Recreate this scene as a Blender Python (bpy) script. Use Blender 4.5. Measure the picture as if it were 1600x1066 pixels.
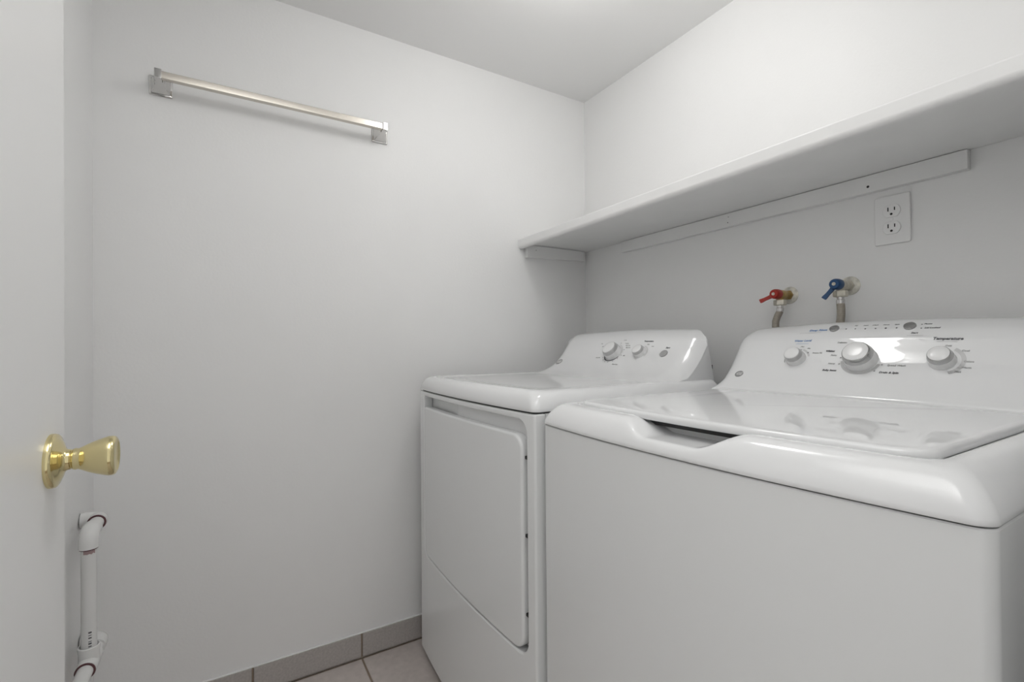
import bpy, bmesh, math, random
from mathutils import Vector, Matrix
random.seed(4)
for o in list(bpy.data.objects): bpy.data.objects.remove(o)
S = bpy.context.scene
COL = S.collection
PI = math.pi

# ------------------------------------------------------------------ camera, world, exposure
CAM_Z = 1.0106
XL, YB, YC, XR, H = -1.5846, 1.3299, -0.2933, -0.03, 2.0618     # room faces: left, back, front (behind door), right, ceiling
cd = bpy.data.cameras.new('camera'); cam = bpy.data.objects.new('camera', cd); COL.objects.link(cam)
cd.sensor_width = 36.0; cd.lens = 738.54 / 1600 * 36.0; cd.clip_start = 0.01
cd.shift_y = 3.07 / 1600
yw, pt, rl = math.radians(58.931), math.radians(0.3511), math.radians(-0.45473)
fw = Vector((-math.sin(yw) * math.cos(pt), math.cos(yw) * math.cos(pt), math.sin(pt)))
rt = Vector((math.cos(yw), math.sin(yw), 0)); up = rt.cross(fw)
rt2 = rt * math.cos(rl) + up * math.sin(rl); up2 = up * math.cos(rl) - rt * math.sin(rl)
M3 = Matrix((rt2, up2, -fw)).transposed()
cam.matrix_world = Matrix.Translation((0, 0, CAM_Z)) @ M3.to_4x4()
S.camera = cam

w = bpy.data.worlds.new('world'); S.world = w; w.use_nodes = True
w.node_tree.nodes['Background'].inputs[0].default_value = (1.0, 0.995, 0.985, 1)
w.node_tree.nodes['Background'].inputs[1].default_value = 0.66
LAMP_E = 12.3
# added unseen fill spot above the camera, bounced off the ceiling
fl = bpy.data.lights.new('bounce_fill', 'SPOT'); fl.energy = 105.0; fl.color = (1.0, 0.995, 0.985); fl.shadow_soft_size = 0.04
fl.spot_size = math.radians(60); fl.spot_blend = 0.6
flo = bpy.data.objects.new('bounce_fill', fl); COL.objects.link(flo); flo.location = (0.0, 0.04, 1.20)
flo.rotation_euler = Vector((0.26, -0.04, -1)).to_track_quat('Z', 'Y').to_euler()
S.view_settings.view_transform = 'Standard'; S.view_settings.look = 'None'
S.view_settings.gamma = 1.0; S.view_settings.use_curve_mapping = False
S.view_settings.exposure = 0.09

# ------------------------------------------------------------------ materials
def mat(name, col, rough=0.5, metal=0.0, bump=0, bscale=200, spec=0.5, var=0.0, vscale=6, coat=0, emit=None, detail=3, rvar=0, bdist=0.001):
    m = bpy.data.materials.new(name); m.use_nodes = True
    nt = m.node_tree; N = nt.nodes; L = nt.links
    b = N['Principled BSDF']
    b.inputs['Base Color'].default_value = (*col, 1)
    b.inputs['Roughness'].default_value = rough
    b.inputs['Metallic'].default_value = metal
    b.inputs['Specular IOR Level'].default_value = spec
    if coat:
        b.inputs['Coat Weight'].default_value = coat; b.inputs['Coat Roughness'].default_value = 0.06
    if emit:
        b.inputs['Emission Color'].default_value = (*emit[0], 1); b.inputs['Emission Strength'].default_value = emit[1]
    tc = None
    if bump or var or rvar:
        tc = N.new('ShaderNodeTexCoord')
    if bump:
        n = N.new('ShaderNodeTexNoise'); n.inputs['Scale'].default_value = bscale; n.inputs['Detail'].default_value = detail
        L.new(tc.outputs['Object'], n.inputs['Vector'])
        bp = N.new('ShaderNodeBump'); bp.inputs['Strength'].default_value = bump; bp.inputs['Distance'].default_value = bdist
        L.new(n.outputs['Fac'], bp.inputs['Height']); L.new(bp.outputs['Normal'], b.inputs['Normal'])
    if var:
        n = N.new('ShaderNodeTexNoise'); n.inputs['Scale'].default_value = vscale; n.inputs['Detail'].default_value = 5
        L.new(tc.outputs['Object'], n.inputs['Vector'])
        r = N.new('ShaderNodeValToRGB')
        r.color_ramp.elements[0].position = 0.3; r.color_ramp.elements[1].position = 0.7
        r.color_ramp.elements[0].color = (*[c * (1 - var) for c in col], 1)
        r.color_ramp.elements[1].color = (*[min(1, c * (1 + var)) for c in col], 1)
        L.new(n.outputs['Fac'], r.inputs['Fac']); L.new(r.outputs['Color'], b.inputs['Base Color'])
    return m

M = {}
M['wall'] = mat('wall_paint', (0.90, 0.90, 0.895), 0.46, bump=0.22, spec=0.4, bscale=130, var=0.012, vscale=3, bdist=0.0012)
M['ceil'] = mat('ceiling_paint', (0.89, 0.89, 0.885), 0.5, bump=0.2, bscale=150, bdist=0.001)
M['door'] = mat('door_paint', (0.89, 0.89, 0.885), 0.35, bump=0.08, bscale=90)
M['shelf'] = mat('shelf_paint', (0.87, 0.87, 0.863), 0.42, bump=0.15, bscale=60, var=0.02, vscale=9)
M['enamel'] = mat('white_enamel', (0.87, 0.88, 0.88), 0.18, bump=0.02, bscale=500)
M['plastic'] = mat('white_plastic', (0.84, 0.845, 0.85), 0.03, spec=0.7)
M['knob_white'] = mat('knob_white', (0.82, 0.82, 0.82), 0.18)
M['silver'] = mat('silver_ring', (0.47, 0.47, 0.465), 0.16, 0.9)
M['silver_soft'] = mat('soft_silver_ring', (0.50, 0.50, 0.50), 0.28, 0.4)
M['pale_print'] = mat('pale_grey_print', (0.62, 0.62, 0.62), 0.4)
M['button'] = mat('grey_button', (0.44, 0.44, 0.44), 0.3, 0.4)
M['grey_print'] = mat('grey_print', (0.30, 0.30, 0.30), 0.5)
M['lightgrey_print'] = mat('light_grey_print', (0.50, 0.50, 0.50), 0.5)
M['dark_print'] = mat('dark_print', (0.10, 0.10, 0.11), 0.5)
M['blue_print'] = mat('blue_print', (0.17, 0.30, 0.55), 0.5)
M['seam_shade'] = mat('dark_seam_shade', (0.05, 0.05, 0.05), 0.7)  # near-black colour standing in for the shade inside the cover seams
M['black'] = mat('black_plastic', (0.012, 0.012, 0.012), 0.5)
M['chrome'] = mat('chrome', (0.62, 0.61, 0.60), 0.10, 1.0)
M['satin'] = mat('satin_bar', (0.66, 0.62, 0.56), 0.22, 1.0)
M['brass'] = mat('polished_brass', (0.78, 0.68, 0.38), 0.13, 1.0)
M['vbrass'] = mat('valve_brass', (0.42, 0.29, 0.11), 0.38, 0.9, var=0.25, vscale=60)
M['nickel'] = mat('painted_nickel', (0.60, 0.57, 0.49), 0.4, 0.5, var=0.15, vscale=80)
M['red'] = mat('red_handle', (0.36, 0.022, 0.012), 0.4)
M['blue'] = mat('blue_handle', (0.010, 0.06, 0.165), 0.4)
M['hose'] = mat('braided_hose', (0.33, 0.30, 0.255), 0.5, 0.25, bump=0.6, bscale=700, var=0.12, vscale=250)
M['pvc'] = mat('white_pvc', (0.82, 0.82, 0.81), 0.25)
M['primer'] = mat('purple_primer', (0.10, 0.035, 0.04), 0.5)
M['primer_soft'] = mat('purple_primer_smear', (0.42, 0.30, 0.30), 0.4)
M['plate'] = mat('outlet_plastic', (0.89, 0.89, 0.885), 0.3)
M['tile'] = mat('floor_tile', (0.60, 0.54, 0.51), 0.45, bump=0.15, bscale=400, var=0.07, vscale=45)
M['btile'] = mat('base_tile', (0.47, 0.44, 0.42), 0.45, bump=0.2, bscale=500, var=0.10, vscale=160)
M['grout'] = mat('grout', (0.33, 0.26, 0.20), 0.9, bump=0.3, bscale=300)
M['glass_lamp'] = mat('opal_glass', (0.9, 0.9, 0.88), 0.3, emit=((1.0, 0.99, 0.975), LAMP_E))
M['rust'] = mat('escutcheon_paint', (0.70, 0.68, 0.61), 0.6, var=0.25, vscale=70)

# ------------------------------------------------------------------ mesh helpers
def link(name, me, m, root=None, parent=None):
    o = bpy.data.objects.new(name, me); COL.objects.link(o)
    if m is not None: me.materials.append(M[m] if isinstance(m, str) else m)
    if root is not None:
        me.transform(Matrix.Translation(-Vector(root.location)))
        o.parent = parent if parent is not None else root
    return o

def shade(me, ang=35):
    for p in me.polygons: p.use_smooth = True
    me.set_sharp_from_angle(angle=math.radians(ang))

def frommesh(verts, faces, ang=35, fix=True):
    me = bpy.data.meshes.new('m'); me.from_pydata([tuple(v) for v in verts], [], faces); me.update()
    if fix:
        bm = bmesh.new(); bm.from_mesh(me); bmesh.ops.recalc_face_normals(bm, faces=bm.faces); bm.to_mesh(me); bm.free()
    shade(me, ang); return me

def frombm(bm, ang=35):
    bmesh.ops.recalc_face_normals(bm, faces=bm.faces)
    me = bpy.data.meshes.new('m'); bm.to_mesh(me); bm.free(); shade(me, ang); return me

def loft(rings, closed=True, cap0=True, cap1=True, ang=35):
    n = len(rings[0]); V = [v for r in rings for v in r]; F = []
    for k in range(len(rings) - 1):
        for i in range(n if closed else n - 1):
            j = (i + 1) % n
            F.append((k * n + i, k * n + j, (k + 1) * n + j, (k + 1) * n + i))
    if cap0: F.append(tuple(range(n))[::-1])
    if cap1: F.append(tuple((len(rings) - 1) * n + i for i in range(n)))
    return frommesh(V, F, ang)

def box(x0, x1, y0, y1, z0, z1, bev=0.0, seg=2, ang=35):
    bm = bmesh.new(); bmesh.ops.create_cube(bm, size=1)
    for v in bm.verts:
        v.co = Vector(((x0 + x1) / 2 + v.co.x * (x1 - x0), (y0 + y1) / 2 + v.co.y * (y1 - y0), (z0 + z1) / 2 + v.co.z * (z1 - z0)))
    if bev: bmesh.ops.bevel(bm, geom=bm.edges[:], offset=bev, segments=seg, affect='EDGES', profile=0.5)
    return frombm(bm, ang)

def frame(axis):
    a = Vector(axis).normalized(); h = Vector((0, 0, 1)) if abs(a.z) < 0.9 else Vector((1, 0, 0))
    u = h.cross(a).normalized(); v = a.cross(u); return u, v, a

def lathe(prof, org, axis, n=40, ang=30, cap0=True, cap1=True):
    u, v, a = frame(axis); org = Vector(org); rings = []
    for r, h in prof:
        rings.append([org + a * h + (u * math.cos(2 * PI * i / n) + v * math.sin(2 * PI * i / n)) * max(r, 1e-5) for i in range(n)])
    return loft(rings, True, cap0, cap1, ang)

def tube(path, rad, n=20, ang=40):
    pts = [Vector(p) for p in path]; rings = []; u = None
    for i, p in enumerate(pts):
        t = (pts[min(i + 1, len(pts) - 1)] - pts[max(i - 1, 0)]).normalized()
        if u is None: u = frame(t)[0]
        u = (u - t * u.dot(t)).normalized(); v = t.cross(u)
        r = rad[i] if isinstance(rad, (list, tuple)) else rad
        rings.append([p + (u * math.cos(2 * PI * k / n) + v * math.sin(2 * PI * k / n)) * r for k in range(n)])
    return loft(rings, True, True, True, ang)

def torus(org, axis, R, r, n=36, k=8, a0=0, a1=2 * PI):
    u, v, a = frame(axis); org = Vector(org); full = abs(a1 - a0) > 2 * PI - 1e-4; rings = []
    N = n if full else n + 1
    for i in range(N):
        t = a0 + (a1 - a0) * i / n; d = u * math.cos(t) + v * math.sin(t)
        rings.append([org + d * (R + r * math.cos(2 * PI * j / k)) + a * (r * math.sin(2 * PI * j / k)) for j in range(k)])
    if full: rings.append(rings[0][:])
    me = loft(rings, True, not full, not full, 60)
    return me

def rr(x0, x1, z0, z1, r, n=6, rs=None):
    """rounded rectangle outline (2D), counter-clockwise"""
    rs = rs or (r, r, r, r); P = []
    for (cx, cz, a, q) in ((x1 - rs[0], z0 + rs[0], -90, rs[0]), (x1 - rs[1], z1 - rs[1], 0, rs[1]), (x0 + rs[2], z1 - rs[2], 90, rs[2]), (x0 + rs[3], z0 + rs[3], 180, rs[3])):
        for i in range(n + 1):
            t = math.radians(a + 90 * i / n); P.append((cx + q * math.cos(t), cz + q * math.sin(t)))
    return P

def plate(outlines, depth, bev, fn, cuts=None, ang=30, res=3):
    """2D outlines (first outer, others holes) filled, thickness depth, rounded edges; fn maps (x, z, d) -> world, d=0 front .. depth back"""
    cu = bpy.data.curves.new('c', 'CURVE'); cu.dimensions = '2D'; cu.fill_mode = 'BOTH'
    for O in outlines:
        s = cu.splines.new('POLY'); s.points.add(len(O) - 1); s.use_cyclic_u = True
        for p, q in zip(s.points, O): p.co = (q[0], q[1], 0, 1)
    cu.extrude = max(depth / 2 - bev, 1e-5); cu.bevel_depth = bev; cu.bevel_resolution = res; cu.offset = -bev
    o = bpy.data.objects.new('c', cu); COL.objects.link(o)
    dg = bpy.context.evaluated_depsgraph_get(); me = bpy.data.meshes.new_from_object(o.evaluated_get(dg))
    bpy.data.objects.remove(o); bpy.data.curves.remove(cu)
    bm = bmesh.new(); bm.from_mesh(me); bpy.data.meshes.remove(me)
    bmesh.ops.remove_doubles(bm, verts=bm.verts, dist=1e-5)
    bmesh.ops.dissolve_limit(bm, angle_limit=0.001, verts=bm.verts, edges=bm.edges)
    for c in (cuts or []):
        bmesh.ops.bisect_plane(bm, geom=bm.verts[:] + bm.edges[:] + bm.faces[:], plane_co=(c, 0, 0), plane_no=(1, 0, 0))
    bmesh.ops.triangulate(bm, faces=[f for f in bm.faces if len(f.verts) > 4])
    for v in bm.verts: v.co = Vector(fn(v.co.x, v.co.y, depth / 2 - v.co.z))
    return frombm(bm, ang)

def weighted(o):
    md = o.modifiers.new('wn', 'WEIGHTED_NORMAL'); md.keep_sharp = True; md.weight = 100
    return o

def empty(name, loc, label, cat, group=None):
    o = bpy.data.objects.new(name, None); COL.objects.link(o); o.location = loc; o.empty_display_size = 0.05
    bpy.context.view_layer.update()
    return tag(o, label, cat, group)

def tag(o, label=None, cat=None, group=None, kind=None):
    if label: o['label'] = label
    if cat: o['category'] = cat
    if group: o['group'] = group
    if kind: o['kind'] = kind
    return o

def weighted_all():
    for o in bpy.data.objects:
        if o.type == 'MESH' and not o.modifiers and len(o.data.polygons) < 60: weighted(o)

def struct(name, me, m, label=None, cat=None):
    o = link(name, me, m); return tag(o, label, cat, kind='structure')

def text_mesh(s, size, fn, bold=0.0, shear=0.0, align='CENTER', thick=0.0002):
    cu = bpy.data.curves.new('t', 'FONT'); cu.body = s; cu.size = size; cu.align_x = align; cu.align_y = 'CENTER'
    cu.offset = bold; cu.shear = shear; cu.extrude = thick; cu.resolution_u = 2
    o = bpy.data.objects.new('t', cu); COL.objects.link(o)
    dg = bpy.context.evaluated_depsgraph_get(); me = bpy.data.meshes.new_from_object(o.evaluated_get(dg))
    bpy.data.objects.remove(o); bpy.data.curves.remove(cu)
    V = [Vector(fn(v.co.x, v.co.y, v.co.z + thick)) for v in me.vertices]
    F = [tuple(p.vertices) for p in me.polygons]
    bpy.data.meshes.remove(me)
    return V, F

def join_vf(parts, ang=30):
    V = []; F = []
    for v, f in parts:
        b = len(V); V += v; F += [tuple(i + b for i in q) for q in f]
    return frommesh(V, F, ang)

# ------------------------------------------------------------------ room shell
T = 0.10
struct('wall_left', box(XL - T, XL, YC - T, YB + T, -0.05, H), 'wall', 'white painted wall with the towel bar', 'wall')
struct('wall_back', box(XL, XR + T, YB, YB + T, -0.05, H), 'wall', 'white painted wall behind the washer and dryer', 'wall')
struct('wall_front', box(XL, XR + T, YC - T, YC, -0.05, H), 'wall', 'narrow strip of white wall behind the open door', 'wall')
DO0, DO1, DOH = -0.235, 0.46, 2.01          # doorway in the right wall, the camera stands in it
bm = bmesh.new()
def addbox(bm, x0, x1, y0, y1, z0, z1):
    r = bmesh.ops.create_cube(bm, size=1)
    for v in r['verts']:
        v.co = Vector(((x0 + x1) / 2 + v.co.x * (x1 - x0), (y0 + y1) / 2 + v.co.y * (y1 - y0), (z0 + z1) / 2 + v.co.z * (z1 - z0)))
addbox(bm, XR, XR + T, YC, DO0, -0.05, H); addbox(bm, XR, XR + T, DO1, YB, -0.05, H); addbox(bm, XR, XR + T, DO0, DO1, DOH, H)
struct('wall_right', frombm(bm), 'wall', 'white wall with the doorway beside the washer', 'wall')
struct('ceiling', box(XL - T, XR + T, YC - T, YB + T, H, H + 0.05), 'ceil', 'white painted ceiling', 'ceiling')
floor = struct('floor', box(XL - T, 0.9, YC - T, YB + T, -0.05, -0.004), 'grout', 'beige tiled floor with brown grout', 'floor')
TS, GR = 0.3058, 0.0055
tile_me = box(-TS / 2, TS / 2, -TS / 2, TS / 2, -0.0035, 0.0, 0.0015, 1); tile_me.materials.append(M['tile'])
y0 = 0.3715 - 3 * (TS + GR)
for j in range(6):
    for i in range(6):
        cx = XL + 0.012 + (TS + GR) * i + TS / 2; cy = y0 + GR / 2 + (TS + GR) * j + TS / 2
        if cy + TS / 2 < YC or cy - TS / 2 > YB or cx - TS / 2 > XR + T: continue
        ya, yb2 = max(cy - TS / 2, YC + 0.001), min(cy + TS / 2, YB - 0.001)
        o = bpy.data.objects.new('tile', tile_me); COL.objects.link(o); o.parent = floor
        o.location = (cx, (ya + yb2) / 2, 0); o.scale = (1, (yb2 - ya) / TS, 1)
# tile skirting on the left wall
BH = 0.0785
bb = struct('baseboard_left', box(XL, XL + 0.004, YC + 0.001, YB - 0.001, 0.0, BH - 0.001), 'grout', 'brown-grey tile baseboard along the left wall', 'baseboard')
ya = 0.3715 - 3 * (TS + GR)
for j in range(7):
    a, b = ya + j * (TS + GR) + GR / 2, ya + (j + 1) * (TS + GR) - GR / 2
    a, b = max(a, YC + 0.002), min(b, YB - 0.002)
    if b - a < 0.02: continue
    o = link('base_tile', box(XL + 0.0008, XL + 0.009, a, b, 0.004, BH, 0.0015, 2), 'btile'); o.parent = bb
# painted-over grout bead on top of the skirting
o = link('grout_bead', box(XL + 0.0005, XL + 0.006, YC + 0.002, YB - 0.002, BH - 0.001, BH + 0.003, 0.0012, 2), 'wall'); o.parent = bb

# ------------------------------------------------------------------ open door with brass knob
DF, DTH = -0.187, 0.035
DX0, DX1 = -0.8535, -0.045
door = struct('door_1', box(DX0, DX1, DF - DTH, DF, 0.012, 1.995, 0.0025, 2), 'door', 'white flush door standing open with a brass knob', 'door')
KX, KZ = -0.7937, 0.8729
kb = link('knob', lathe([(0.0105, 0.010), (0.0108, 0.020), (0.0128, 0.021), (0.0135, 0.0235), (0.0128, 0.026), (0.0148, 0.030), (0.0180, 0.036), (0.0212, 0.0435), (0.0238, 0.0510), (0.0252, 0.0560), (0.0252, 0.0590), (0.0243, 0.0618), (0.0225, 0.0633), (0.0205, 0.0638), (0.0190, 0.0625), (0.012, 0.0612), (0.003, 0.0608)], (KX, DF, KZ), (0, 1, 0), 56, 50), 'brass'); kb.parent = door
o = link('rosette', lathe([(0.0332, 0.0), (0.0334, 0.003), (0.0325, 0.0058), (0.0305, 0.0072), (0.0285, 0.0076), (0.0265, 0.0083), (0.0230, 0.0105), (0.0185, 0.0120), (0.0145, 0.0135), (0.0128, 0.0160), (0.0124, 0.0190), (0.0110, 0.0195)], (KX, DF, KZ), (0, 1, 0), 56, 40), 'brass'); o.parent = door
o = link('knob', lathe([(0.0105, 0.0), (0.0128, 0.02), (0.0148, 0.03), (0.0212, 0.0435), (0.0250, 0.0560), (0.0225, 0.062), (0.003, 0.0628)], (KX, DF - DTH, KZ), (0, -1, 0), 32, 50), 'brass'); o.parent = door
o = link('rosette', lathe([(0.0332, 0.0), (0.0325, 0.0058), (0.0265, 0.0083), (0.0128, 0.016), (0.011, 0.0195)], (KX, DF - DTH, KZ), (0, -1, 0), 32, 40), 'brass'); o.parent = door
o = link('latch_plate', box(DX0 - 0.001, DX0 + 0.002, DF - 0.03, DF - 0.005, KZ - 0.028, KZ + 0.028, 0.0005, 1), 'brass'); o.parent = door
for hz in (0.25, 1.0, 1.75):
    o = link('hinge', tube([(DX1 + 0.004, DF + 0.004, hz - 0.045), (DX1 + 0.004, DF + 0.004, hz + 0.045)], 0.006, 12), 'brass'); o.parent = door

# ------------------------------------------------------------------ ceiling light (just above the picture)
LX, LY = -0.855, 0.715
cl = empty('ceiling_light', (LX, LY, H), 'round opal globe ceiling light above the dryer', 'ceiling light')
link('canopy', lathe([(0.060, 0.0), (0.061, -0.008), (0.055, -0.016), (0.040, -0.020)], (LX, LY, H), (0, 0, 1), 40), 'knob_white', cl)
GRad = 0.092
prof = [(GRad * math.sin(t), -0.104 + GRad * math.cos(t)) for t in [0.42 + (PI - 0.42) * i / 24 for i in range(25)]]
link('globe', lathe(prof, (LX, LY, H), (0, 0, 1), 48, 60), 'glass_lamp', cl)

# ------------------------------------------------------------------ towel bar on the left wall
tb = empty('towel_bar', (XL, 0.147, 1.72), 'chrome towel bar with square brackets mounted high on the left wall', 'towel bar')
BXc = XL + 0.060
for yc in (-0.1515, 0.4405):
    def sq(h, a, b=None, yo=0, zo=0):
        b = b or a
        return [(XL + h, yc + yo + p, 1.7205 + zo + q) for p, q in rr(-a, a, -b, b, min(a, b) * 0.12, 3)]
    br = link('bracket', loft([sq(0.0, .0262), sq(.004, .0262), sq(.0055, .0245), sq(.006, .0215), sq(.010, .0205), sq(.020, .0140), sq(.024, .0125), sq(.032, .0100), sq(.048, .0095, .0095), sq(.0495, .0090)], True, True, True, 20), 'chrome', tb)
    link('socket', box(BXc - 0.0125, BXc + 0.0125, yc - 0.008, yc + 0.008, 1.7115, 1.7365, 0.0015, 2), 'chrome', tb, br)
link('bar', box(BXc - 0.0085, BXc + 0.0085, -0.150, 0.440, 1.7150, 1.7335, 0.0012, 2), 'satin', tb)

# ------------------------------------------------------------------ shelf with cleats
SF = 0.986; SZ0, SZ1 = 1.4118, 1.4300
sh = empty('wall_shelf', ((XL + XR) / 2, 1.16, SZ0), 'long white painted shelf board above the washer and dryer', 'shelf')
link('board', box(XL + 0.0005, XR - 0.001, SF + 0.012, YB - 0.0012, SZ0, SZ1, 0.001, 1), 'shelf', sh)
pr = []
for (y, z) in [(SF + 0.019, 1.3945), (SF + 0.009, 1.3945), (SF + 0.004, 1.3965), (SF + 0.001, 1.4010), (SF, 1.4060), (SF, 1.4255), (SF + 0.0015, 1.4292), (SF + 0.006, 1.4305), (SF + 0.019, 1.4305)]: pr.append((y, z))
link('nosing', loft([[(x, y, z) for y, z in pr] for x in (XL + 0.0004, XL + 0.003, XR - 0.003, XR - 0.001)], True, True, True, 40), 'shelf', sh)
c1 = empty('shelf_cleat', (-0.85, YB, 1.37), 'long white wooden strip nailed under the shelf on the back wall', 'shelf cleat')
strip = link('strip', box(-1.352, -0.347, YB - 0.019, YB - 0.0005, 1.3695, SZ0 - 0.0012, 0.0015, 2), 'shelf', c1)
for hx, hz, r in ((-0.5245, 1.3836, 0.0030), (-0.8934, 1.3819, 0.0016), (-0.891, 1.3985, 0.0013)):
    link('nail_hole', lathe([(r, 0), (r * .7, 0.0004)], (hx, YB - 0.019, hz), (0, -1, 0), 12), 'black', c1)
c2 = empty('shelf_cleat', (XL, 1.17, 1.37), 'short white wooden strip under the shelf end on the left wall', 'shelf cleat')
me = box(XL + 0.0005, XL + 0.019, 1.018, YB - 0.021, 1.3690, SZ0 - 0.0012, 0.0015, 2)
for v in me.vertices:
    if v.co.z < 1.39: v.co.z -= 0.008 * (1.31 - v.co.y) / 0.3
link('strip', me, 'shelf', c2)
link('nail_hole', lathe([(0.0015, 0), (0.001, 0.0004)], (XL + 0.019, 1.06, 1.392), (1, 0, 0), 10), 'black', c2)

# ------------------------------------------------------------------ duplex outlet on the back wall
OX, OZ = -0.4826, 1.2975
ou = empty('wall_outlet', (OX, YB, OZ), 'white duplex electrical outlet on the back wall under the shelf', 'outlet')
pl = plate([rr(OX - .0348, OX + .0348, OZ - .0565, OZ + .0565, .004, 4)], 0.006, 0.0022, lambda x, z, d: (x, YB - 0.0062 + d, z))
weighted(link('cover_plate', pl, 'plate', ou))
for k, zc in enumerate((OZ + 0.0195, OZ - 0.0195)):
    prf = []
    for i in range(40):
        t = 2 * PI * i / 40; x = 0.0172 * math.cos(t); z = 0.0172 * math.sin(t)
        z = max(-0.0142, min(0.0142, z)); prf.append((OX + x, zc + z))
    rc = weighted(link('receptacle', plate([prf], 0.004, 0.0007, lambda x, z, d: (x, YB - 0.0088 + d, z)), 'plate', ou))
    for sx, hh in ((-0.0063, 0.0046), (0.0063, 0.0037)):
        link('slot', box(OX + sx - 0.0011, OX + sx + 0.0011, YB - 0.0091, YB - 0.007, zc + 0.0045 - hh, zc + 0.0045 + hh), 'black', ou, rc)
    link('ground_hole', lathe([(0.0026, 0), (0.0026, 0.0004)], (OX, YB - 0.0089, zc - 0.0072), (0, -1, 0), 16), 'black', ou, rc)
link('screw', lathe([(0.0032, 0), (0.003, 0.0008), (0.0015, 0.0012)], (OX, YB - 0.0062, OZ), (0, -1, 0), 16), 'plate', ou)

# ------------------------------------------------------------------ supply valves and hoses
def valve(X, Z, hmat, bmat, lever, label):
    v = empty('water_valve', (X, YB, Z), label, 'valve')
    link('escutcheon', lathe([(0.0235, 0.0002), (0.0225, 0.002), (0.016, 0.005), (0.011, 0.006)], (X, YB, Z), (0, -1, 0), 28), 'rust', v)
    link('collar', lathe([(0.0125, 0.004), (0.0135, 0.006), (0.0135, 0.014), (0.0125, 0.016)], (X, YB, Z), (0, -1, 0), 6, 10), bmat, v)
    link('body', lathe([(0.0095, 0.014), (0.0110, 0.017), (0.0115, 0.022), (0.0105, 0.026), (0.0115, 0.030), (0.0122, 0.042), (0.0120, 0.056), (0.0100, 0.058)], (X, YB, Z), (0, -1, 0), 28), bmat, v)
    link('outlet_neck', tube([(X, YB - 0.048, Z - 0.004), (X, YB - 0.048, Z - 0.021)], 0.0095, 20), bmat, v)
    hd = link('lever_handle', lathe([(0.0110, 0.054), (0.0130, 0.056), (0.0135, 0.062), (0.0130, 0.073), (0.0120, 0.077), (0.0105, 0.079), (0.006, 0.0795)], (X, YB, Z), (0, -1, 0), 28), hmat, v)
    link('screw', lathe([(0.0042, 0.079), (0.0040, 0.0812), (0.002, 0.0818)], (X, YB, Z), (0, -1, 0), 16), 'nickel', v, hd)
    dx, dz = lever; L = math.hypot(dx, dz); ux, uz = dx / L, dz / L; px, pz = -uz, ux
    rings = []
    for s, hw in ((0.006, 0.0068), (0.016, 0.0048), (0.028, 0.0044), (0.038, 0.0055), (0.041, 0.0050)):
        yb = YB - 0.071 - 0.010 * max(0, s - 0.012) / 0.03
        cx, cz = X + ux * s, Z + uz * s
        rings.append([(cx + px * hw, yb, cz + pz * hw), (cx - px * hw, yb, cz - pz * hw), (cx - px * hw, yb + 0.0045, cz - pz * hw), (cx + px * hw, yb + 0.0045, cz + pz * hw)])
    link('lever', loft(rings, True, True, True, 30), hmat, v, hd)
    return v
def hose(X, Z, label, bend):
    Y = YB - 0.048; h = empty('supply_hose', (X, Y, Z - 0.02), label, 'hose', 'washer supply hoses')
    link('coupling_nut', lathe([(0.0125, -0.0145), (0.0150, -0.0150), (0.0158, -0.0165), (0.0158, -0.0275), (0.0145, -0.0295), (0.009, -0.0305)], (X, Y, Z), (0, 0, 1), 6, 10), 'nickel', h)
    link('ferrule', lathe([(0.0078, -0.029), (0.0078, -0.036), (0.0092, -0.037), (0.0092, -0.046), (0.0085, -0.047)], (X, Y, Z), (0, 0, 1), 24), 'chrome', h)
    pts = []
    for i in range(17):
        s = i / 16; pts.append((X + bend * math.sin(min(1.0, s * 3.4) * PI), Y - 0.012 * math.sin(s * PI), Z - 0.045 - 0.22 * s))
    link('braided_tube', tube(pts, 0.0088, 20), 'hose', h)
RZ, BZ = 1.1440, 1.1535
valve(-0.7203, RZ, 'red', 'vbrass', (-0.037, -0.017), 'hot water valve with a red lever handle on the back wall')
valve(-0.5731, BZ, 'blue', 'nickel', (-0.024, -0.034), 'cold water valve with a blue lever handle on the back wall')
hose(-0.7203, RZ, 'braided grey hose hanging below the red valve', -0.010)
hose(-0.5731, BZ, 'braided grey hose hanging below the blue valve', 0.003)

# ------------------------------------------------------------------ white PVC pipe run in the corner behind the door
PYc, PXv, PZt, PZb = -0.258, -1.352, 0.613, 0.334
pp = empty('pvc_pipe', (PXv, PYc, PZb), 'white plastic drain pipe with elbows in the corner behind the door', 'pipe')
def elbow_path(c, a, b, r=0.018, n=7, la=0.02, lb=0.02):
    """from c+a*la+.. through a rounded turn at corner c to c+b"""
    c, a, b = Vector(c), Vector(a), Vector(b); P = [c + a * (r + la)]
    for i in range(n + 1):
        t = i / n * PI / 2; P.append(c + a * r * (1 - math.sin(t)) + b * r * (1 - math.cos(t)))
    P.append(c + b * (r + lb)); return P
def fitting(name, c, a, b, rad=0.0178, r=0.018, la=0.014, lb=0.014):
    path = elbow_path(c, a, b, r, 8, la, lb); e = link(name, tube(path, rad, 24), 'pvc', pp)
    return e
RP = 0.0134
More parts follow.
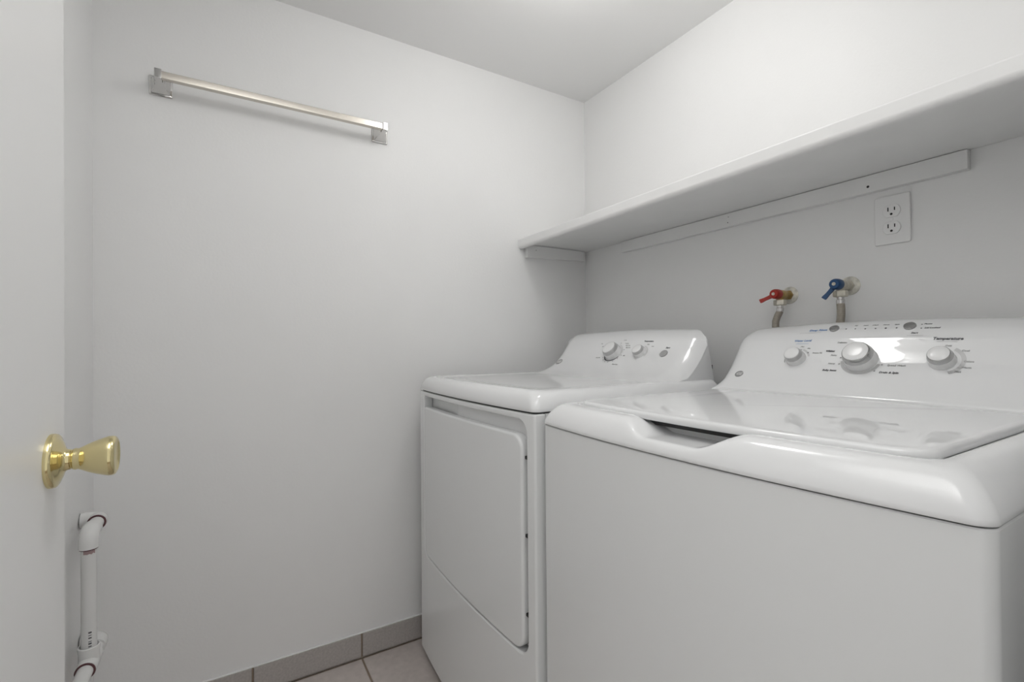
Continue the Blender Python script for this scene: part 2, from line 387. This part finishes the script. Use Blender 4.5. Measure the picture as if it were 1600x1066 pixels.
# upper elbow out of the wall, then towards the room
e1 = fitting('elbow', (-1.455, PYc, PZt), (0, -1, 0), (1, 0, 0), 0.0178, 0.015, 0.018, 0.016)
link('primer_ring', torus((-1.4235, PYc, PZt), (1, 0, 0), 0.0153, 0.0022, 32, 8), 'primer', pp, e1)
link('nipple', tube([(-1.44, PYc, PZt), (-1.36, PYc, PZt)], RP + 0.0004, 24), 'pvc', pp)
e2 = fitting('elbow', (PXv, PYc, PZt), (-1, 0, 0), (0, 0, -1), 0.0172, 0.020, 0.016, 0.012)
link('primer_ring', torus((PXv, PYc, PZt - 0.0325), (0, 0, 1), 0.0146, 0.0021, 32, 8), 'primer', pp, e2)
sm = []
u, v, a = Vector((0, 1, 0)), Vector((1, 0, 0)), Vector((0, 0, 1))
for zz in (PZt - 0.0345, PZt - 0.042):
    for k in range(7):
        t = -0.5 + 1.5 * k / 6; sm.append(Vector((PXv, PYc, zz + 0.002 * math.sin(3 * k))) + (u * math.sin(t) + v * math.cos(t)) * (RP + 0.0005))
link('primer_smear', frommesh(sm, [(i, i + 1, i + 8, i + 7) for i in range(6)], 60), 'primer_soft', pp, e2)
link('vertical_pipe', tube([(PXv, PYc, PZt - 0.03), (PXv, PYc, PZb + 0.015)], RP, 28), 'pvc', pp)
# printed bar code on the pipe
bars = []
for k, (zz, hh) in enumerate(((0.4035, .0034), (0.3975, .0016), (0.3920, .0028), (0.3845, .0016), (0.3800, .0034), (0.3740, .0022))):
    q = []
    for t in (0.10, 0.30, 0.50):
        for dz in (-hh / 2, hh / 2): q.append(Vector((PXv, PYc, zz + dz)) + (u * math.sin(t) + v * math.cos(t)) * (RP + 0.0004))
    bars.append((q, [(0, 2, 3, 1), (2, 4, 5, 3)]))
link('bar_code', join_vf(bars, 60), 'dark_print', pp)
# tee at the bottom
tee = link('tee', tube([(PXv - 0.034, PYc, PZb), (PXv + 0.034, PYc, PZb)], 0.0180, 28), 'pvc', pp)
link('socket', lathe([(0.0180, 0.0), (0.0180, 0.022), (0.0190, 0.030), (0.0192, 0.0365), (0.0182, 0.0378), (0.0166, 0.0375), (0.0160, 0.030), (0.0150, 0.028), (0.001, 0.0279)], (PXv, PYc, PZb), (0, 0, 1), 32), 'pvc', pp, tee)
link('primer_ring', torus((PXv + 0.0345, PYc, PZb), (1, 0, 0), 0.0153, 0.0023, 32, 8), 'primer', pp, tee)
link('primer_ring', torus((PXv - 0.0345, PYc, PZb), (1, 0, 0), 0.0153, 0.0020, 32, 8), 'primer', pp, tee)
fitting('elbow', (-1.452, PYc, PZb), (0, -1, 0), (1, 0, 0), 0.0178, 0.015, 0.018, 0.026)
link('horizontal_pipe', tube([(-1.45, PYc, PZb), (-1.15, PYc, PZb)], RP + 0.0006, 28), 'pvc', pp)
fitting('elbow', (-1.135, PYc, PZb), (-1, 0, 0), (0, -1, 0), 0.0178, 0.015, 0.016, 0.018)

# ------------------------------------------------------------------ appliance helpers
def outline(x0, x1, yf, yr, r, bow, z, d=0.0, nf=None, rr_=0.012):
    """plan ring: rounded rectangle inset by d with a front that bows towards the room; counter-clockwise from front left"""
    X0, X1, Y0, Y1 = x0 + d, x1 - d, yf + d, yr - min(d, 0.012)
    xc, hw = (x0 + x1) / 2, (x1 - x0) / 2; P = []
    def put(x, y):
        u = (x - xc) / hw; k = max(0.0, 1 - (y - Y0) / 0.12)
        P.append(Vector((x, y - bow * max(0, 1 - u * u) * k, z)))
    nf = nf or 90; nc = 8
    for i in range(nc):
        t = math.radians(180 + 90 * i / nc); put(X0 + r + r * math.cos(t), Y0 + r + r * math.sin(t))
    for i in range(nf + 1): put(X0 + r + (X1 - X0 - 2 * r) * i / nf, Y0)
    for i in range(1, nc + 1):
        t = math.radians(270 + 90 * i / nc); put(X1 - r + r * math.cos(t), Y0 + r + r * math.sin(t))
    for i in range(1, 15): put(X1, Y0 + r + (Y1 - rr_ - Y0 - r) * i / 14)
    for i in range(1, 5):
        t = math.radians(90 * i / 4); put(X1 - rr_ + rr_ * math.cos(t), Y1 - rr_ + rr_ * math.sin(t))
    for i in range(1, 20): put(X1 - rr_ - (X1 - X0 - 2 * rr_) * i / 20, Y1)
    for i in range(5):
        t = math.radians(90 + 90 * i / 4); put(X0 + rr_ + rr_ * math.cos(t), Y1 - rr_ + rr_ * math.sin(t))
    for i in range(1, 14): put(X0, Y1 - rr_ - (Y1 - rr_ - Y0 - r) * i / 14)
    return P

def catmull(P, n=6):
    out = []
    for i in range(len(P) - 1):
        p0, p1, p2, p3 = P[max(i - 1, 0)], P[i], P[i + 1], P[min(i + 2, len(P) - 1)]
        for k in range(n):
            t = k / n
            out.append(tuple(0.5 * ((2 * b) + (-a + c) * t + (2 * a - 5 * b + 4 * c - d) * t * t + (-a + 3 * b - 3 * c + d) * t ** 3) for a, b, c, d in zip(p0, p1, p2, p3)))
    out.append(tuple(P[-1])); return out

class Console:
    def __init__(s, x0, x1, prof, yrear, zbase, arch, R=0.035, zc=None):
        s.x0, s.x1, s.yr, s.zb, s.arch, s.R = x0, x1, yrear, zbase, arch, R
        s.xc, s.hw = (x0 + x1) / 2, (x1 - x0) / 2
        s.front = catmull(prof, 6)
    def lean(s, X):
        e = max(0.0, min(X - s.x0, s.x1 - X)); return max(0.0, 1 - e / s.R)
    def sec(s, X):
        """front polyline at X (list of (Y, Z)) with the rounded ends taken off"""
        e = max(0.0, min(X - s.x0, s.x1 - X)); R = s.R
        e2 = e + 0.14 * R * (1 - min(1, e / R)); r = 0.0 if e >= R else R - math.sqrt(max(0, R * R - (R - e2) ** 2))
        u = (X - s.xc) / s.hw; f = 1 - s.arch * u * u
        Q = [(y, s.zb + (z - s.zb) * (f if z > s.zb else 1)) for y, z in s.front]
        if r <= 0: return Q
        out = []
        for i, (y, z) in enumerate(Q):
            a, b = Q[max(i - 1, 0)], Q[min(i + 1, len(Q) - 1)]
            ty, tz = b[0] - a[0], b[1] - a[1]; L = math.hypot(ty, tz) or 1
            ny, nz = -tz / L, ty / L                      # outward (front / up)
            k = min(1.0, max(0.0, (z - s.zb) / 0.03))     # the foot keeps flowing into the deck
            out.append((min(s.yr - 0.002 - 0.030 * s.lean(X), y - ny * r * k), z - nz * r * k - r * (1 - k) * 0.15))
        return out
    def mesh(s, z0):
        xs = []; n = 12; R = s.R
        for i in range(n + 1): xs.append(s.x0 + R * (1 - math.cos(PI / 2 * i / n)))
        for i in range(1, 40): xs.append(s.x0 + R + (s.x1 - s.x0 - 2 * R) * i / 40)
        for i in range(n, -1, -1): xs.append(s.x1 - R * (1 - math.cos(PI / 2 * i / n)))
        rings = []
        for X in xs:
            F = s.sec(X)
            ring = [(X, F[0][0], z0)] + [(X, y, z) for y, z in F] + [(X, max(F[-1][0], s.yr - 0.030 * s.lean(X)), F[-1][1] - 0.004), (X, s.yr, z0)]
            rings.append(ring)
        return loft(rings, True, True, True, 24)
    def pos(s, X, t):
        """point and frame on the front at X, t = 0 foot .. 1 top (by arc length)"""
        p, u, v, n = s.pos0(X, t)
        u = (s.pos0(X + 0.004, t)[0] - s.pos0(X - 0.004, t)[0]).normalized(); n = u.cross(v).normalized()
        return p, u, n.cross(u).normalized(), n
    def at(s, X, t, dx, dy, off):
        """point on the curved front, dx across and dy up from (X, t), raised by off"""
        Q = s.sec(X); L = sum(math.hypot(b[0] - a[0], b[1] - a[1]) for a, b in zip(Q, Q[1:]))
        p, u, v, n = s.pos(X + dx, max(0.01, min(0.99, t + dy / L))); return p + n * off
    def pos0(s, X, t):
        Q = s.sec(X); L = [0]
        for a, b in zip(Q, Q[1:]): L.append(L[-1] + math.hypot(b[0] - a[0], b[1] - a[1]))
        q = t * L[-1]; i = 0
        while i < len(L) - 2 and L[i + 1] < q: i += 1
        k = (q - L[i]) / max(1e-9, L[i + 1] - L[i]); a, b = Q[i], Q[i + 1]
        p = Vector((X, a[0] + (b[0] - a[0]) * k, a[1] + (b[1] - a[1]) * k))
        ia, ib = max(0, i - 2), min(len(Q) - 1, i + 3)
        tv = Vector((0, Q[ib][0] - Q[ia][0], Q[ib][1] - Q[ia][1])).normalized()
        return p, Vector((1, 0, 0)), tv, Vector((1, 0, 0)).cross(tv).normalized()

def knob(con, X, t, R, Hh, root, parent, name='knob', ring='silver', rscale=1.0):
    p, u, v, n = con.pos(X, t)
    k = link(name, lathe([(R * 1.02, -0.004), (R * 1.02, 0.001), (R * 1.0, 0.003), (R * 0.97, Hh * 0.45), (R * 0.955, Hh * 0.58)], p, n, 44, 40), 'knob_white', root, parent)
    link('ring', lathe([(R * 0.955, Hh * 0.575), (R * 0.94, Hh * 0.62), (R * 0.84, Hh * 0.90), (R * 0.80, Hh * 0.95), (R * 0.78, Hh * 0.955)], p, n, 44, 50), ring, root, k)
    link('cap', lathe([(R * 0.79, Hh * 0.93), (R * 0.775, Hh * 0.965), (R * 0.73, Hh * 0.99), (R * 0.4, Hh * 1.01), (R * 0.02, Hh * 1.015)], p, n, 44, 50), 'knob_white', root, k)
    return k

def arc_print(con, X, t, r0, r1, a0, a1, root, parent, m, name='dial_print'):
    V = []; F = []; N = max(2, int(abs(a1 - a0) / 6))
    for i in range(N + 1):
        a = math.radians(a0 + (a1 - a0) * i / N)
        for r in (r0, r1): V.append(con.at(X, t, r * math.cos(a), r * math.sin(a), 0.0006))
    for i in range(N): F.append((2 * i, 2 * i + 1, 2 * i + 3, 2 * i + 2))
    return link(name, frommesh(V, F, 60), m, root, parent)

def letters(con, items, root, parent, m, name='lettering'):
    for it in items:
        s, X, t, size = it[:4]; al = it[4] if len(it) > 4 else 'CENTER'; bold = it[5] if len(it) > 5 else 0.0
        p, u, v, n = con.pos(X, t)
        V, F = text_mesh(s, size, lambda x, y, z: p + u * x + v * y + n * (z + 0.0004), bold, 0.18, al)
        link(name, frommesh(V, F), m, root, parent)

def dots(con, items, root, parent, m, name='indicator'):
    for X, t, r in items:
        p, u, v, n = con.pos(X, t)
        link(name, lathe([(r, -0.0005), (r, 0.0004), (r * .6, 0.0007)], p, n, 14), m, root, parent)

def emblem(con, X, t, r, root, parent):
    p, u, v, n = con.pos(X, t)
    e = link('emblem', lathe([(r, -0.001), (r, 0.0006), (r * 0.86, 0.001), (r * 0.82, 0.0005), (r * .1, 0.0005)], p, n, 32), 'grey_print', root, parent)
    V, F = text_mesh('GE', r * 1.15, lambda x, y, z: p + u * x + v * y + n * (z + 0.0007), 0.0002, 0.25)
    link('lettering', frommesh(V, F), 'knob_white', root, e)

def line_print(con, X0, X1, t, h, root, parent, m):
    V = []; 
    for X in (X0, X1):
        p, u, v, n = con.pos(X, t)
        V += [p - v * h / 2 + n * 0.0006, p + v * h / 2 + n * 0.0006]
    link('rule_print', frommesh(V, [(0, 2, 3, 1)]), m, root, parent)

def feet(root, x0, x1, y0, y1, z1):
    for x in (x0 + 0.05, x1 - 0.05):
        for y in (y0 + 0.06, y1 - 0.06):
            link('foot', lathe([(0.020, 0.0), (0.022, 0.004), (0.018, 0.010), (0.008, 0.012), (0.008, z1 + 0.004)], (x, y, 0.0003), (0, 0, 1), 20), 'black', root)

# ------------------------------------------------------------------ dryer
DRX0, DRX1, DRF, DRR, DBOW, DSEAM, DTOP = -1.4975, -0.8165, 0.5455, 1.172, 0.0155, 0.870, 0.9125
dr = empty('dryer', ((DRX0 + DRX1) / 2, (DRF + DRR) / 2, 0), 'white dryer with a wide front door next to the left wall', 'dryer')
dxc, dhw = (DRX0 + DRX1) / 2, (DRX1 - DRX0) / 2
dbow = lambda x: -DBOW * max(0, 1 - ((x - dxc) / dhw) ** 2)
PD = 0.030
link('cabinet', loft([outline(DRX0, DRX1, DRF + PD, DRR, 0.004, DBOW, z) for z in (0.026, DSEAM - 0.003)], True, True, True, 30), 'enamel', dr)
cuts = [DRX0 + (DRX1 - DRX0) * i / 18 for i in range(1, 18)]
OPX0, OPX1, OPZ0, OPZ1 = -1.4485, -0.8465, 0.3475, 0.8515
fp = plate([rr(DRX0, DRX1, 0.026, DSEAM - 0.003, 0.004, 3), rr(OPX0, OPX1, OPZ0, OPZ1, .03, 8, rs=(.034, .032, .012, .03))[::-1]], PD, 0.005,
           lambda x, z, d: (x, DRF + dbow(x) + d, z), cuts)
weighted(link('front_panel', fp, 'enamel', dr))
DZ0, DZ1, DDX0, DDX1 = 0.3510, 0.8185, -1.4460, -0.8600
dpl = plate([rr(DDX0, DDX1, DZ0, DZ1, .03, 8, rs=(.036, .034, .010, .03))], 0.026, 0.006, lambda x, z, d: (x, DRF - 0.0015 + dbow(x) + d, z), cuts)
dd = weighted(link('door', dpl, 'enamel', dr))
for hz in (0.770, 0.602, 0.433):
    link('hinge_pin', box(-0.8600, -0.8500, DRF - 0.004 + 0.006, DRF + 0.014, hz - 0.0035, hz + 0.0035, 0.001, 1), 'black', dr, dd)
link('latch_insert', plate([rr(-1.215, -0.862, DZ1 - 0.03, OPZ1 - 0.003, .004, 3, rs=(.004, .02, .002, .002))], 0.006, 0.001, lambda x, z, d: (x, DRF + PD + dbow(x) - 0.010 + d, z), cuts), 'plastic', dr)
link('seam_shade', loft([outline(DRX0, DRX1, DRF, DRR, 0.012, DBOW, z, 0.006) for z in (DSEAM - 0.008, DSEAM + 0.006)], True, True, True, 30), 'seam_shade', dr)  # inset dark ring, paints the shade in the seam under the top cover
# top cover
seq = [(0.004, -0.0008), (0.0006, 0.0), (0.0, 0.0018), (0.0008, 0.008), (0.0030, 0.016), (0.0065, 0.0240), (0.0110, 0.0310), (0.0165, 0.0365), (0.0225, 0.0402), (0.029, 0.0420), (0.036, 0.0425), (0.045, 0.0420), (0.056, 0.0408), (0.070, 0.0400), (0.10, 0.0397)]
rings = []
for d, h in seq:
    rings.append(outline(DRX0 - 0.001, DRX1 + 0.001, DRF - 0.002, DRR + 0.002, 0.016 + 0.5 * min(d, .05), DBOW * (1 - d * 3), DSEAM + 0.0012 + h, d))
link('top_cover', loft(rings, True, False, True, 50), 'plastic', dr)
dprof = [(0.9350, 0.9075), (0.9680, 0.9140), (1.0040, 0.9250), (1.0350, 0.9415), (1.0640, 0.9650), (1.0890, 0.9925), (1.1070, 1.0175), (1.1230, 1.0395), (1.1380, 1.0520), (1.1520, 1.0580), (1.1610, 1.0590), (1.1670, 1.0560)]
dc = Console(-1.4640, -0.8420, dprof, 1.170, 0.9125, 0.05, 0.058)
dcon = link('console', dc.mesh(0.895), 'plastic', dr)
k = knob(dc, -1.1524, 0.5876, 0.0295, 0.032, dr, dcon, ring='silver_soft')
arc_print(dc, -1.1524, 0.5876, 0.0325, 0.0365, 178, 335, dr, dcon, 'dark_print')
arc_print(dc, -1.1524, 0.5876, 0.0325, 0.0360, -20, 75, dr, dcon, 'pale_print')
for a in (-150, -130, -108, -85, -60, -35, -12, 20, 75):
    arc_print(dc, -1.1524, 0.5876, 0.0395, 0.0430, a - 2, a + 2, dr, dcon, 'grey_print', 'tick_mark')
knob(dc, -1.0380, 0.5975, 0.0205, 0.022, dr, dcon, ring='silver_soft')
arc_print(dc, -1.0380, 0.5975, 0.0235, 0.0275, -30, 80, dr, dcon, 'pale_print')
p_, u_, v_, n_ = dc.pos(-0.9463, 0.5958)
link('start_button', lathe([(0.0125, -0.001), (0.0125, 0.0022), (0.0115, 0.0032), (0.005, 0.0036), (0.001, 0.0036)], p_, n_, 32, 40), 'button', dr, dcon)
letters(dc, [('Start', -0.9427, 0.6716, 0.0078, 'CENTER', 0.0002), ('Temperature', -1.0271, 0.7502, 0.0070, 'CENTER', 0.0002)], dr, dcon, 'dark_print')
letters(dc, [('High', -1.0230, 0.7106, 0.0052), ('Low', -1.0019, 0.6858, 0.0052), ('Less Dry', -1.2122, 0.5156, 0.0056), ('Timed Dry', -1.1102, 0.4148, 0.0056), ('Off', -1.1002, 0.5530, 0.0056),
             ('Cottons', -1.1233, 0.7219, 0.0050, 'LEFT'), ('More Dry', -1.1163, 0.6928, 0.0050, 'LEFT'), ('Easy Care', -1.1112, 0.6657, 0.0050, 'LEFT'), ('Dry', -1.2327, 0.7221, 0.0050), ('Off', -1.2226, 0.6806, 0.0050)], dr, dcon, 'grey_print')
letters(dc, [('Cycle', -1.1305, 0.7667, 0.0060)], dr, dcon, 'lightgrey_print')
emblem(dc, -1.4038, 0.4290, 0.0145, dr, dcon)
# power cord clip at the back
link('cord_grip', box(-0.853, -0.843, 1.155, 1.163, 0.940, 0.953, 0.001, 1), 'black', dr)
feet(dr, DRX0, DRX1, DRF, DRR, 0.026)

# ------------------------------------------------------------------ washer
WX0, WX1, WF, WR, WBOW, WSEAM = -0.8060, -0.1335, 0.5570, 1.250, 0.0235, 0.850
wa = empty('washer', ((WX0 + WX1) / 2, (WF + WR) / 2, 0), 'white top-loading washer with three control knobs', 'washer')
wxc, whw = (WX0 + WX1) / 2, (WX1 - WX0) / 2
link('cabinet', loft([outline(WX0, WX1, WF + 0.001, WR, 0.014, WBOW, z, 0.0) for z in (0.026, WSEAM - 0.0025)] + [outline(WX0, WX1, WF + 0.001, WR, 0.012, WBOW, WSEAM - 0.0010, 0.0015)], True, True, True, 30), 'enamel', wa)
link('seam_shade', loft([outline(WX0, WX1, WF, WR, 0.010, WBOW, z, 0.006) for z in (WSEAM - 0.008, WSEAM + 0.006)], True, True, True, 30), 'seam_shade', wa)  # same painted seam shade, between cabinet and top cover
seq = [(0.004, -0.0008), (0.0006, 0.0), (0.0, 0.0018), (0.0010, 0.006), (0.0028, 0.011), (0.0052, 0.016), (0.0085, 0.0215), (0.0125, 0.027), (0.017, 0.0320), (0.022, 0.0363), (0.0275, 0.0396), (0.0335, 0.0417), (0.040, 0.0428), (0.046, 0.0430), (0.0505, 0.0425), (0.0535, 0.0405), (0.055, 0.0370), (0.056, 0.0362), (0.058, 0.0358), (0.066, 0.0357), (0.074, 0.0357), (0.079, 0.0357), (0.082, 0.0357), (0.085, 0.0357), (0.10, 0.0357)]
NXC = -0.470
def smin(a, b, k=0.011):
    h = max(k - abs(a - b), 0) / k; return min(a, b) - h * h * k * 0.25
def notch(x):
    a = abs(x - NXC); t = (a - 0.042) / 0.082; t = max(0, min(1.6, t))
    return 0.8690 + 0.036 * (t * t * (3 - 2 * t) if t <= 1 else 1 + (t - 1) * 0.3)
rings = []
for d, h in seq:
    R = outline(WX0 - 0.0008, WX1 + 0.0008, WF - 0.002, WR + 0.001, 0.017 + 0.12 * min(d, .05), WBOW * (1 - d * 2.0), WSEAM + 0.0012 + h, d, nf=150)
    for p in R:
        if p.y < WF + d + 0.004 and d < 0.0815:
            u = notch(p.x)
            if u < 0.9: 
                if d > 0.054 and abs(p.x - NXC) > 0.112: continue
                p.z = smin(p.z, u)
    rings.append(R)
link('top_cover', loft(rings, True, False, True, 55), 'plastic', wa)
# lid
LZ = 0.9005
def lidring(d, z): return outline(-0.7480, -0.1905, 0.6040, 1.0500, max(0.006, 0.030 - d * 0.6), 0.0215, z, d, nf=60, rr_=0.02)
sv = []
for i in range(25):
    x = NXC - 0.105 + 0.210 * i / 24; y = 0.604 - 0.0215 * (1 - ((x - wxc) / whw) ** 2) + 0.016
    sv.append([(x, y, 0.8800), (x, y + 0.006, 0.8800), (x, y + 0.006, 0.8885), (x, y, 0.8885)])
link('lid_gap_shade', loft(sv, True, True, True, 30), 'black', wa)  # added black strip that paints the shade of the gap under the lid
lr = [lidring(d, LZ + h) for d, h in ((0.012, -0.0125), (0.003, -0.0122), (0.0006, -0.0108), (0.0, -0.0085), (0.0, -0.0055), (0.0008, -0.0030), (0.0028, -0.0010), (0.006, -0.0002), (0.012, 0.0), (0.06, 0.0005))]
link('lid', loft(lr, True, True, True, 50), 'plastic', wa)
wprof = [(1.0580, 0.8960), (1.0610, 0.9040), (1.0720, 0.9140), (1.0900, 0.9300), (1.1080, 0.9475), (1.1250, 0.9670), (1.1400, 0.9880), (1.1530, 1.0090), (1.1640, 1.0265), (1.1780, 1.0420), (1.2000, 1.0545), (1.2220, 1.0600), (1.2380, 1.0585)]
wc = Console(-0.7720, -0.1680, wprof, 1.250, 0.900, 0.070, 0.042)
wcon = link('console', wc.mesh(0.870), 'plastic', wa)
knob(wc, -0.4682, 0.4251, 0.0295, 0.035, wa, wcon)
arc_print(wc, -0.4682, 0.4251, 0.0315, 0.0375, 185, 345, wa, wcon, 'lightgrey_print')
arc_print(wc, -0.4682, 0.4251, 0.0320, 0.0335, 95, 182, wa, wcon, 'grey_print')
for a in (120, 150, 172, 196, 318, 345):
    arc_print(wc, -0.4682, 0.4251, 0.0385, 0.0415, a - 2.2, a + 2.2, wa, wcon, 'grey_print', 'tick_mark')
knob(wc, -0.3382, 0.4364, 0.0205, 0.026, wa, wcon)
arc_print(wc, -0.3382, 0.4364, 0.0265, 0.0330, -65, 62, wa, wcon, 'pale_print')
arc_print(wc, -0.3382, 0.4364, 0.0265, 0.0330, -65, -15, wa, wcon, 'lightgrey_print')
knob(wc, -0.6000, 0.4308, 0.0205, 0.026, wa, wcon, ring='silver_soft')
arc_print(wc, -0.6000, 0.4308, 0.0245, 0.0262, 75, 205, wa, wcon, 'grey_print')
arc_print(wc, -0.6000, 0.4308, 0.0245, 0.0285, 15, 70, wa, wcon, 'pale_print')
for nm, bx, bt, br in (('rinse_button', -0.5404, 0.7561, 0.0098), ('start_button', -0.4021, 0.7586, 0.0105)):
    p_, u_, v_, n_ = wc.pos(bx, bt)
    link(nm, lathe([(br, -0.001), (br, 0.0030), (br * 0.92, 0.0044), (br * 0.75, 0.0048), (br * 0.6, 0.0042), (0.001, 0.0038)], p_, n_, 32, 40), 'silver', wa, wcon)
letters(wc, [('Deep Rinse', -0.5737, 0.7468, 0.0082, 'CENTER', 0.0002), ('Water Level', -0.5985, 0.6262, 0.0076, 'CENTER', 0.0001)], wa, wcon, 'blue_print')
line_print(wc, -0.6113, -0.5833, 0.5940, 0.0006, wa, wcon, 'blue_print')
letters(wc, [('Temperature', -0.3378, 0.6298, 0.0082, 'CENTER', 0.00025), ('Whites', -0.5329, 0.5127, 0.0060, 'CENTER', 0.0003), ('Bulky Items', -0.5209, 0.3110, 0.0058, 'CENTER', 0.0002),
             ('Drain & Spin', -0.4139, 0.3087, 0.0062, 'CENTER', 0.0002), ('Start', -0.3907, 0.6846, 0.0056, 'CENTER', 0.0001), ('Pause', -0.3815, 0.7926, 0.0054, 'LEFT', 0.0001), ('Lid Locked', -0.3776, 0.7373, 0.0054, 'LEFT', 0.0001)], wa, wcon, 'dark_print')
letters(wc, [('Fill', -0.5005, 0.7952, 0.0050), ('Soak', -0.4821, 0.7944, 0.0050), ('Wash', -0.4644, 0.7934, 0.0050), ('Rinse', -0.4448, 0.7933, 0.0050), ('Spin', -0.4260, 0.7930, 0.0050),
             ('Stains', -0.5232, 0.4708, 0.0054), ('Heavy', -0.5218, 0.3845, 0.0054), ('Delicates', -0.5138, 0.5987, 0.0050), ('Speed Wash', -0.4055, 0.3810, 0.0060),
             ('Cold', -0.3347, 0.5691, 0.0046), ('Cool', -0.3095, 0.5282, 0.0052), ('Colors', -0.3019, 0.4375, 0.0050), ('Warm', -0.3032, 0.3832, 0.0052), ('Hot', -0.3131, 0.3435, 0.0056),
             ('Max', -0.5949, 0.5619, 0.0046), ('Min', -0.5794, 0.5419, 0.0046), ('Precise Fill', -0.5587, 0.4935, 0.0046)], wa, wcon, 'grey_print')
line_print(wc, -0.4018, -0.3758, 0.6595, 0.0007, wa, wcon, 'lightgrey_print')
line_print(wc, -0.3530, -0.3230, 0.6039, 0.0007, wa, wcon, 'lightgrey_print')
line_print(wc, -0.6123, -0.5643, 0.7157, 0.0007, wa, wcon, 'lightgrey_print')
line_print(wc, -0.5292, -0.5163, 0.7513, 0.0007, wa, wcon, 'grey_print')
line_print(wc, -0.4941, -0.4184, 0.7453, 0.0004, wa, wcon, 'lightgrey_print')
dots(wc, [(-0.5163, 0.7513, 0.0016), (-0.4982, 0.7481, 0.0014), (-0.4790, 0.7436, 0.0016), (-0.4602, 0.7437, 0.0016), (-0.4421, 0.7443, 0.0020), (-0.4235, 0.7450, 0.0016), (-0.3851, 0.7888, 0.0013), (-0.3826, 0.7350, 0.0013), (-0.5786, 0.4967, 0.0018)], wa, wcon, 'dark_print')
emblem(wc, -0.7214, 0.2309, 0.0105, wa, wcon)
feet(wa, WX0, WX1, WF, WR, 0.026)
weighted_all()
